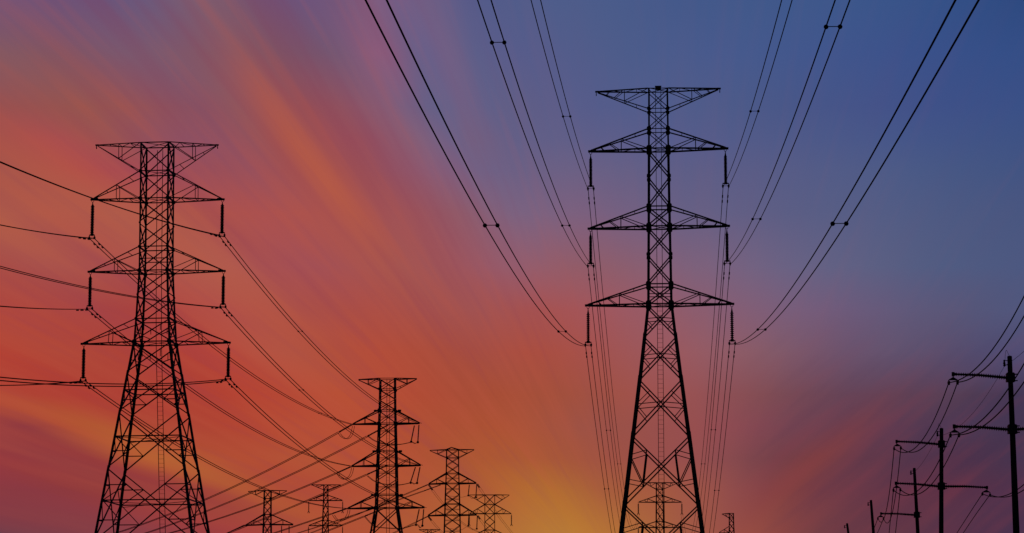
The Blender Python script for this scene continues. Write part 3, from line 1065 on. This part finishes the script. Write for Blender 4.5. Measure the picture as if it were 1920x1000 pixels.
# lines that the dead-end pylons send away to the lower left
dW = Vector((-395, 440, 0)).normalized()
west = [
    ('upper', -1, (660.5, 796), (636, 813), [(636, 813), (506, 880), (440, 910.6), (386, 938), (220, 999)]),
    ('upper', 1, (728, 797), (689, 818), [(689, 818), (630, 847.6), (567, 880), (440, 937.5), (388, 960), (280, 997)]),
    ('middle', -1, (658.5, 875), (632, 888), [(632, 888), (480, 949), (440, 963), (390, 978), (324, 999)]),
    ('middle', 1, (728, 872), (688.5, 893), [(688.5, 893), (630, 920), (577, 941), (509, 967)]),
    ('lower', -1, (651, 953.5), (624, 965), [(624, 965), (606, 971), (547, 989)]),
    ('lower', 1, (726, 951), (684, 970), [(684, 970), (630, 989.5)]),
]
for key, side, st, en, pts in west:
    a = at(st[0], st[1], TM.D + (0 if side < 0 else 0.6))
    sp_ = fit_free(a, dW, pts, 560)
    if sp_.c < 0 or sp_.c > 0.0012:
        t, z = plan_t(a, dW, *pts[-1])
        sp_.c = 0.0003
        sp_.s = (z - a.z - sp_.c * t * t) / t
    t1 = sp_.tpx(*en)
    print('WEST', key, side, 's %.3f c %.5f t1 %.1f zend %.1f' % (sp_.s, sp_.c, t1, sp_.p(560).z))
    strain_insulator('%s slanting insulator pulled to lower left, %s side of the jumper pylon' % (key, SIDE[side]), a, sp_.p(t1), 0.19, 14,
                     'slanting insulators of the jumper pylon')
    cable('twin cables falling to the lower left from the %s %s arm of the jumper pylon' % (key, SIDE[side]), sp_, 0.065, (-0.3, 0.3),
          'twin cables falling to the lower left', [], (), tstart=t1)
    endp = sp_.p(t1)
    # jumper loops
    if side < 0:
        loops = {'upper': [(636, 813), (641, 819), (649, 823), (656, 819), (660, 811), (662.5, 799)],
                 'middle': [(633, 888), (638, 895), (646, 899), (655, 894), (659, 886), (661, 877)],
                 'lower': [(625, 966), (629, 972), (635, 976), (646, 973), (652, 965), (654, 956)]}[key]
        n_ = len(loops)
        P = [at(px, py, endp.y + (TM.D - endp.y) * k / (n_ - 1)) for k, (px, py) in enumerate(loops)]
        jumper('%s sagging jumper loop under the left arm of the jumper pylon' % key, P, 0.055, ((-0.18, 0, 0), (0.22, 0.3, 0)), 'jumper loops of the jumper pylon')
    else:
        hs = {'upper': ((777, 798), (771, 827), (785.5, 797), (783.5, 828)), 'middle': ((779, 876), (770, 904), (787.5, 876), (782, 904.5)),
              'lower': ((786, 955), (780, 983), (794.5, 955), (792, 984.5))}[key]
        for k in (0, 1):
            p0, p1 = at(*hs[2 * k], TM.D - 0.6 + k * 1.2), at(*hs[2 * k + 1], TM.D - 0.6 + k * 1.2)
            r0 = thing('insulator_string', '%s right arm of the jumper pylon: the %s thin hanging string' % (key, ('inner', 'outer')[k]), 'insulator', p0, 0,
                       'thin strings under the right arms of the jumper pylon')
            m = MB()
            m.lathe(p0, p1, disc_profile(18, 0.15, 0.6), 8)
            m.obj('disc_stack', CERAMIC, r0, p0)
            m = MB()
            m.ball(p1 + Vector((0, 0, -0.15)), 0.26, 8)
            m.obj('clamp', FIT, r0, p0)
        loops = {'upper': [(783.5, 830), (777, 832), (771, 830), (748, 834), (720, 832.5), (702, 827), (689, 818)],
                 'middle': [(782, 906), (776, 908), (770, 906), (748, 910), (720, 908.5), (702, 903), (688.5, 893)],
                 'lower': [(792, 986), (787, 990), (780, 984.5), (755, 991), (720, 990.5), (700, 986), (684, 970)]}[key]
        n_ = len(loops)
        P = [at(px, py, TM.D + (endp.y - TM.D) * max(0, k - 3) / (n_ - 4)) for k, (px, py) in enumerate(loops)]
        jumper('%s jumper cable passing behind the jumper pylon to its right arm' % key, P, 0.05, ((0, 0, 0), (0.1, 0.4, 0.12)), 'jumper loops of the jumper pylon')

for key, st, en, pts, lab in (('upper', (803, 908.6), (781.5, 923.5), [(781.5, 923.5), (748, 939), (703, 956), (630, 981)], 'left tip'),
                              ('upper', (826, 909.5), (795, 920.5), [(795, 920.5), (750, 936.5)], 'body'),
                              ('middle', (802, 968.5), (780, 982), [(780, 982), (754, 992)], 'left tip')):
    a = at(st[0], st[1], TN.D)
    sp_ = fit_free(a, dW, pts, 420)
    t, z = plan_t(a, dW, *pts[-1])
    sp_.c = 0.00025
    sp_.s = (z - a.z - sp_.c * t * t) / t
    t1 = sp_.tpx(*en)
    strain_insulator('%s slanting insulator at the %s of the slim peaked pylon' % (key, lab), a, sp_.p(t1), 0.2, 12, 'slanting insulators of the slim peaked pylon')
    cable('twin cables behind the jumper pylon from the slim peaked pylon\'s %s arm, %s' % (key, lab), sp_, 0.065, (-0.3, 0.3),
          'twin cables from the slim peaked pylon to the left', [], (), tstart=t1)
dE = Vector((31, 380, 0)).normalized()
for key, st, en, pts, lab in (('upper', (803.5, 908.6), (811, 917), [(815, 922), (832.5, 947)], 'left'), ('upper', (894.5, 907.4), (899, 914.5), [(907, 927), (924, 952), (936, 969)], 'right'),
                              ('middle', (802.5, 968), (809, 976), [(830, 1000)], 'left'), ('middle', (895.5, 967), (900, 973), [(909, 986)], 'right')):
    a = at(st[0], st[1], TN.D)
    sp_ = fit_free(a, dE, pts, 170)
    t, z = plan_t(a, dE, *pts[-1])
    if len(pts) < 3 or sp_.c < 0:
        sp_.c = 0.0004
        sp_.s = (z - a.z - sp_.c * t * t) / t
    t1 = sp_.tpx(*en)
    print('EAST', key, lab, 's %.3f c %.5f' % (sp_.s, sp_.c))
    strain_insulator('%s insulator slanting down right, %s arm tip of the slim peaked pylon' % (key, lab), a, sp_.p(t1), 0.2, 12, 'slanting insulators of the slim peaked pylon')
    cable('twin cables dropping right from the slim peaked pylon\'s %s %s arm' % (key, lab), sp_, 0.04, (-0.3, 0.3),
          'twin cables from the slim peaked pylon to the right', [], (), tstart=t1)
for key, (a0, a1, b0, b1), jp in (('upper', ((880, 909), (878, 928.6), (894, 908), (892.3, 932)), [(892.3, 933), (885, 935), (878, 930), (866, 932.5), (850, 931), (838, 930)]),
                                  ('middle', ((879, 967), (878, 985.5), (895, 967), (894, 991)), [(894, 992), (886, 993), (878, 987), (864, 994), (850, 992), (838, 991)])):
    for k, (p, q_) in enumerate(((a0, a1), (b0, b1))):
        p0, p1 = at(*p, TN.D), at(*q_, TN.D)
        r0 = thing('insulator_string', '%s right arm of the slim peaked pylon, %s of its thin hanging strings' % (key, ('inner', 'outer')[k]), 'insulator', p0, 0,
                   'thin strings under the arms of the slim peaked pylon')
        m = MB()
        m.lathe(p0, p1, disc_profile(14, 0.17, 0.6), 8)
        m.obj('disc_stack', CERAMIC, r0, p0)
        m = MB()
        m.ball(p1 + Vector((0, 0, -0.1)), 0.28, 8)
        m.obj('clamp', FIT, r0, p0)
    jumper('%s jumper cable under the right arm of the slim peaked pylon' % key, [at(px, py, TN.D - 0.5) for px, py in jp], 0.04, ((0, 0, 0),), 'jumpers of the slim peaked pylon')
for k, (px, y0, y1) in enumerate(((528, 986, 1004), (542, 986, 1004))):
    p0, p1 = at(px, y0, TP.D), at(px, y1, TP.D)
    r0 = thing('insulator_string', 'thin string under the right arm of the dark low pylon, %s one' % ('inner', 'outer')[k], 'insulator', p0, 0, 'thin strings of the dark low pylon')
    m = MB()
    m.lathe(p0, p1, disc_profile(14, 0.17, 0.6), 8)
    m.obj('disc_stack', CERAMIC, r0, p0)
    m = MB()
    m.ball(p1, 0.28, 8)
    m.obj('clamp', FIT, r0, p0)
a = at(459.4, 984.4, TP.D)
sp_ = fit_free(a, dW, [(440, 993.5)], 200)
sp_.c = 0.0003
strain_insulator('slanting insulator at the left arm tip of the dark low pylon', a, sp_.p(6.5), 0.22, 12)
cable('twin cables falling left from the left arm tip of the dark low pylon', sp_, 0.05, (-0.3, 0.3), None, [], (), tstart=6.5)

# ---- further suspension pylons
lvQ = [(909.4, 8), (918.8, 8.1), (928.8, 8.3), (938.8, 8.6), (957, 9.2), (975.6, 10.2), (986, 10.4), (1004, 10.8), (1022, 11.2), (1033, 11.6), (1056, 16), (1085, 23), (1120, 32), (1165, 43)]
TQ = Tower('small thin pylon standing between the dark low pylon and the jumper pylon', 611, 909.4, 850, lvQ, 10.5, 0, 1, (0.28, 0.32, 0.38), (0.17, 0.18, 0.18), (4, 10), 0.1)
TQ.legs()
TQ.panels(['XH'] * 4 + ['X'] + ['XH'] * 2 + ['X'] + ['XH'] * 2 + ['X'] * 4)
TQ.plates([(TQ.z(y), 1) for y in (918.8, 928.8, 938.8, 975.6, 986)], 0.5, 0.5)
for key, lo, up, lx, rx in (('peak', 909.4, 918.8, 584.6, 638.6), ('upper', 938.8, 928.8, 579, 642.6), ('middle', 986, 975.6, 578.4, 642.4), ('lower', 1033, 1022, 578, 643)):
    for side, tx in ((-1, lx), (1, rx)):
        tip = TQ.arm(side, lo, up, tx, lo, key == 'peak', 0.5, 0.22 if key == 'peak' else 0.28, 0.12, key == 'peak')
        if key in ('upper', 'middle'):
            top = TQ.world(tip)
            hang_insulator('%s %s insulator string of the small thin pylon' % (key, SIDE[side]), top, top.z - 3.9, axA, 12, 0.2, 0.25, 'hanging insulators of the small thin pylon')

kL = 0.339
lvR = [(928.3 + (y - 271.8) * kL, w_ * kL) for y, w_ in lvL[:9]] + [(1072, 29.5), (1098, 37), (1135, 48), (1180, 62)]
TR = Tower('faint open pylon with wide body, rightmost of the cluster left of centre', 918.4, 928.3, 885, lvR, 15.3, 0, 1, (0.27, 0.3, 0.34), (0.14, 0.15, 0.15), (6, 9), 0.11)
TR.legs()
TR.panels(['XH', 'XH', 'XH', 'X', 'XH', 'XH', 'X', 'XH', 'XH', 'X', 'X', 'X', 'X'])
for key, lo, up, lx, rx in (('peak', 928.3, 946.2, 878.6, 955.8), ('upper', 963.5, 946.2, 880, 959), ('middle', 1009.2, 994, 879, 959), ('lower', 1054.5, 1040, 875, 962)):
    for side, tx in ((-1, lx), (1, rx)):
        tip = TR.arm(side, lo, up, tx, lo, key == 'peak', 0.5, 0.18 if key == 'peak' else 0.24, 0.1, False)
        if key == 'upper':
            top = TR.world(tip)
            hang_insulator('%s insulator string of the faint open pylon' % SIDE[side], top, at(tx, 986, top.y).z, axA, 12, 0.22, 0.25, 'hanging insulators of the faint open pylon')

lvU = [(962.8, 8), (971.5, 8.1), (981.5, 8.3), (993, 8.6), (1006, 9), (1020, 9.4), (1034, 9.8), (1060, 15), (1100, 25), (1160, 38)]
TU = Tower('tiny one-armed pylon top at the bottom edge, just right of the tallest pylon', 1371.3, 962.8, 900, lvU, 11, 0, 1, (0.28, 0.34, 0.38), (0.15, 0.15, 0.16), (4, 8), 0.1)
TU.legs()
TU.panels(['XH', 'XH', 'X', 'X', 'XH', 'XH', 'X', 'X', 'X', 'X'])
TU.arm(-1, 962.8, 971.5, 1354, 964, True, 0.5, 0.24, 0.12, True, False)
TU.arm(-1, 999.5, 987, 1347.5, 999.5, False, 0.5, 0.26, 0.12, False, False)

lvV = [(993.2, 7), (1000, 7.2), (1010, 7.4), (1020, 7.6), (1035, 8), (1050, 8.6), (1060, 9), (1090, 17), (1130, 27), (1180, 39)]
TV = Tower('pylon showing only its flat top at the bottom edge, left of the slim peaked pylon', 805, 993.2, 1150, lvV, 13, 0, 1, (0.34, 0.38, 0.4), (0.17, 0.17, 0.17), (4, 7), 0.12)
TV.legs()
TV.panels(['XH', 'XH', 'XH', 'X', 'XH', 'XH', 'X', 'X', 'X', 'X'])
for key, lo, up, lx, rx in (('peak', 993.2, 1000, 785, 826), ('upper', 1020, 1010, 783, 828), ('lower', 1060, 1050, 782, 829)):
    for side, tx in ((-1, lx), (1, rx)):
        TV.arm(side, lo, up, tx, lo, key == 'peak', 0.5, 0.26, 0.14, False, False)

# ================================================================== roadside poles on the right
POLES = {}


def pole(label, D, top, low, r_top, r_low, arms, fitting=True, whip=False, knobs=()):
    A = at(top[0], top[1], D)
    B = at(low[0], low[1], D)
    t = A.z / (A.z - B.z)
    base = A.lerp(B, t) if t > 1 else A + (B - A) * t
    root = thing('utility_pole', label, 'utility pole', base, 0, 'utility poles on the right')
    k = 24
    m = MB()
    r_base = r_top + (r_low - r_top) * t
    pts = [base.lerp(A, j / k) for j in range(k + 1)]
    rad = [r_base + (r_top - r_base) * (j / k) for j in range(k + 1)]
    pts.append(A + (A - base).normalized() * 0.05)
    rad.append(r_top * 0.75)
    m.tube(pts, rad, 20)
    m.obj('shaft', WOODP, root, base)

    def axis(py):
        q = (py - top[1]) / (low[1] - top[1])
        return A.lerp(B, q), r_top + (r_low - r_top) * q

    cl = {}
    for nm, side, root_py, tip, ring, cA, cB in arms:
        C0, rr = axis(root_py)
        g = MB()
        if ring:
            g.box(C0, rr * 2 + 0.20, rr * 2 + 0.2, 0.55)
            g.box(C0 + Vector((0, 0, 0.3)), rr * 2 + 0.12, rr * 2 + 0.1, 0.06)
            for zz in (-0.2, 0.22):
                g.bar(C0 + Vector((-side * rr, 0, zz)), C0 + Vector((-side * (rr + 0.3), 0, zz + 0.02)), 0.07)
        bo = g.obj('bracket', FIT, root, base)
        T_ = at(tip[0], tip[1], D)
        S_ = C0 + Vector((side * (rr + 0.05), 0, 0))
        i_ = MB()
        n_ = 22
        # post insulator with a slight sag in its rise, sheds along it
        d = T_ - S_
        mid = S_ + d * 0.5 + Vector((0, 0, 0.05))
        seg = 2
        prof = []
        for q in range(n_):
            a_, dd = q / n_, 1 / n_
            core = 0.085 - 0.02 * a_
            shed = 0.155 - 0.03 * a_
            prof += [(a_ + .05 * dd, core), (a_ + .42 * dd, core), (a_ + .55 * dd, shed), (a_ + .68 * dd, shed), (a_ + .80 * dd, core)]
        prof = [(0, 0.12), (0.02, 0.12)] + [(0.03 + 0.92 * p_, r_) for p_, r_ in prof] + [(0.955, 0.10), (1.0, 0.10)]
        half = [p for p in prof if p[0] <= 0.5] + [(0.5, 0.075)]
        rest = [(0.5, 0.075)] + [p for p in prof if p[0] > 0.5]
        i_.lathe(S_, mid, [(p * 2, r_) for p, r_ in half], 12)
        i_.lathe(mid, T_, [((p - .5) * 2, r_) for p, r_ in rest], 12)
        io = i_.obj('post_insulator', CERAMIC, root, base)
        y = MB()
        a_, b_ = at(*cA, D), at(*cB, D)
        mid2 = (a_ + b_) / 2
        top_y = Vector((mid2.x, D, (T_.z + mid2.z) / 2 + 0.02))
        y.bar(T_ + Vector((0, 0, -0.08)), Vector((T_.x, D, top_y.z)), 0.07)
        y.box(T_ + Vector((0, 0, 0.0)), 0.16, 0.2, 0.26)
        # triangular yoke plate
        i0 = len(y.v)
        w2 = abs(b_.x - a_.x) / 2
        ap = Vector((mid2.x, D, top_y.z + 0.02))
        for dy_ in (-0.03, 0.03):
            for dx_, dz_ in ((0, 0.05), (-w2, -0.12), (-w2, -0.17), (w2, -0.17), (w2, -0.12)):
                y.v.append(ap + Vector((dx_, dy_, dz_)))
        y.f += [tuple(range(i0, i0 + 5)), tuple(range(i0 + 9, i0 + 4, -1))]
        for q in range(5):
            nq = (q + 1) % 5
            y.f.append((i0 + q, i0 + q + 5, i0 + nq + 5, i0 + nq))
        y.obj('yoke', FIT, io, base)
        for P_ in (a_, b_):
            c_ = MB()
            c_.bar(Vector((P_.x, D, ap.z - 0.15)), P_ + Vector((0, 0, -0.02)), 0.07)
            c_.bar(P_ + Vector((0, -0.2, 0)), P_ + Vector((0, 0.2, 0)), 0.12, 0.16)
            c_.bar(P_ + Vector((0, 0, 0.02)), P_ + Vector((0, 0, -0.16)), 0.13)
            c_.obj('clamp', FIT, io, base)
        cl[nm] = (a_, b_)
    if fitting:
        g = MB()
        x = A + Vector((-r_top, 0, -0.32))
        g.bar(x + Vector((0.05, 0, 0.06)), x + Vector((-0.26, 0, 0.06)), 0.05)
        g.lathe(x + Vector((-0.2, 0, 0.12)), x + Vector((-0.2, 0, -0.34)), [(0, .03), (.15, .07), (.3, .05), (.5, .09), (.7, .06), (.85, .09), (1, .03)], 8)
        g.bar(x + Vector((0.03, 0, -0.22)), x + Vector((-0.2, 0, -0.22)), 0.05)
        g.obj('shield_wire_bracket', FIT, root, base)
        cl['shield'] = x + Vector((-0.2, 0, -0.3))
    if whip:
        g = MB()
        g.tube(smooth_path([A + Vector((-0.30, 0, -0.25)), A + Vector((-0.28, 0, 0.1)), A + Vector((-0.2, 0, 0.42)), A + Vector((-0.08, 0, 0.18)), A + Vector((0.02, 0, 0.0))]), 0.012, 5)
        g.obj('bonding_wire', WIRE, root, base)
    POLES[label] = cl
    return cl


P1 = pole('nearest and thickest wooden-dark pole at the right edge, with long ribbed arms', 172, (1893, 669), (1905.6, 1000), 0.155, 0.215, [
    ('ul', -1, 709, (1787, 701.8), True, (1779, 717.6), (1795.4, 717)), ('ll', -1, 806.5, (1789, 799.8), True, (1782, 816), (1798, 815.6)),
    ('lr', 1, 806.5, (1997, 799.8), False, (1989, 816), (2005, 816))], True, True)
P2 = pole('second pole from the right, upright, with two left arms and one right arm', 224, (1765.3, 804), (1764.8, 1000), 0.158, 0.2, [
    ('ul', -1, 833.5, (1681, 828), True, (1676.4, 841), (1689, 839.8)), ('ll', -1, 912.5, (1679.6, 906.3), True, (1675.2, 919), (1688, 918)),
    ('lr', 1, 912.5, (1850.6, 914.4), False, (1842, 926), (1856.3, 928))], True, True)
P3 = pole('leaning pole left of the upright one, with one ribbed arm in view', 271, (1714.2, 878.6), (1721, 1000), 0.148, 0.19, [
    ('ul', -1, 966, (1651.8, 963.2), True, (1646, 972), (1656.6, 972.2)), ('ll', -1, 1030, (1668.5, 1027), True, (1663.5, 1036), (1675, 1036)),
    ('lr', 1, 1030, (1777, 1029), False, (1770, 1038), (1782, 1038.5))], True, False)
P4 = pole('short leaning bare pole top, second from the left in the row of poles', 321, (1633, 938.6), (1637.8, 1000), 0.15, 0.18, [
    ('ul', -1, 1022, (1580, 1020), True, (1576, 1028), (1585, 1028)), ('ll', -1, 1075, (1580, 1073), True, (1576, 1081), (1585, 1081))], True, False)
P5 = pole('smallest bare pole top, leftmost of the row of poles', 373, (1588.2, 982), (1590.6, 1000), 0.15, 0.165, [
    ('ul', -1, 1052, (1543, 1050), True, (1539, 1057), (1547, 1057))], True, False)

G = 'cables of the pole line'
RW = 0.036
dP = Vector((-4, -52, 0)).normalized()


def free2(a, b, pa, pb, L):
    return [fit_free(a, dP, pa, L), fit_free(b, dP, pb, L)]


up_l = free2(P1['ul'][0], P1['ul'][1], [(1819, 700), (1872, 640), (1920, 556)], [(1834, 700), (1892, 640), (1920, 592)], 52)
lo_l = free2(P1['ll'][0], P1['ll'][1], [(1800, 812), (1826, 800), (1891, 729), (1902, 712), (1920, 682)], [(1814, 814), (1842, 800), (1901, 742), (1920, 717)], 52)
cable('pair of cables rising off the right edge from the nearest pole\'s topmost arm', up_l, RW, group=G)
cable('pair of cables crossing the nearest pole from its second arm', lo_l, RW, group=G)
# the next pole towards the viewer stands just outside the picture and carries the near ends
eu, el = [q.p(52) for q in up_l], [q.p(52) for q in lo_l]
D0 = sum(q.y for q in eu) / 2
xu, zu, zl = (eu[0].x + eu[1].x) / 2, max(q.z for q in eu), max(q.z for q in el)
pxz = lambda x, z: proj(Vector((x, D0, z)))
er = [q + Vector((7.6, 0, 0)) for q in el]
P0 = pole('pole just beyond the right edge, carrying the near ends of the pole line', D0, pxz(xu + 3.7, zu + 1.9), pxz(xu + 3.75, 2.0), 0.155, 0.215, [
    ('ul', -1, pxz(0, zu + 0.3)[1], pxz(xu, zu + 0.55), True, proj(eu[0]), proj(eu[1])),
    ('ll', -1, pxz(0, zl + 0.3)[1], pxz((el[0].x + el[1].x) / 2, zl + 0.55), True, proj(el[0]), proj(el[1])),
    ('lr', 1, pxz(0, zl + 0.3)[1], pxz((er[0].x + er[1].x) / 2, zl + 0.55), False, proj(er[0]), proj(er[1]))], True, False)
cable('pair of cables between the nearest pole\'s right arm and the pole beyond the edge',
      [fit_pin(P1['lr'][k], P0['lr'][k], [], 1.6) for k in (0, 1)], RW, group=G)


def pins(A_, B_, pa, pb):
    return [fit_pin(A_[0], B_[0], pa), fit_pin(A_[1], B_[1], pb)]


cable('pair of sagging cables between the topmost arms of the two nearest poles',
      pins(P1['ul'], P2['ul'], [(1756, 780), (1745, 800), (1728, 827), (1714, 840), (1698, 848)], [(1766, 788), (1760, 800), (1741, 830), (1710, 848)]), RW, group=G)
cable('pair of sagging cables between the second left arms of the two nearest poles',
      pins(P1['ll'], P2['ll'], [(1771, 840), (1760, 864), (1734, 908), (1714, 926), (1698, 928.6)], [(1769, 876), (1760, 891), (1746, 909), (1720, 928), (1704, 927)]), RW, group=G)
cable('pair of cables from the nearest pole to the second pole\'s right arm',
      pins(P1['lr'], P2['lr'], [(1920, 911), (1896, 924), (1872, 930)], [(1920, 920), (1909, 924), (1896, 930), (1880, 932)]), RW, group=G)
cable('pair of steep cables from the second pole\'s topmost arm to the leaning pole',
      pins(P2['ul'], P3['ul'], [(1669, 912), (1661, 964), (1658, 970), (1654, 977)], [(1682, 900), (1677, 948), (1672, 966), (1668, 977), (1663, 980)]), RW, group=G)
cable('pair of steep cables to the bottom edge from the second pole\'s lower left arm',
      pins(P2['ll'], P3['ll'], [(1667, 1000)], [(1679, 1000)]), RW, group=G)
cable('pair of cables slanting to the bottom edge from the second pole\'s right arm',
      pins(P2['lr'], P3['lr'], [(1794, 1000)], [(1806, 1000)]), RW, group=G)
cable('pair of cables leaving the arm of the leaning pole behind the bare pole',
      pins(P3['ul'], P4['ul'], [(1640, 988)], [(1645, 1000)]), RW, group=G)
cable('thin single wire between the tops of the two nearest poles',
      fit_pin(P1['shield'], P2['shield'], [(1852, 740), (1800, 798), (1769, 814)]), 0.013, group='thin wires of the pole line')
cable('thin single wire leaving the right edge from the top of the nearest pole',
      fit_pin(P1['shield'], P0['shield'], [(1920, 659)]), 0.013, group='thin wires of the pole line')
cable('thin single wire dropping from the top of the second pole to the leaning pole',
      fit_pin(P2['shield'], P3['shield'], [], 0.45), 0.013, group='thin wires of the pole line')
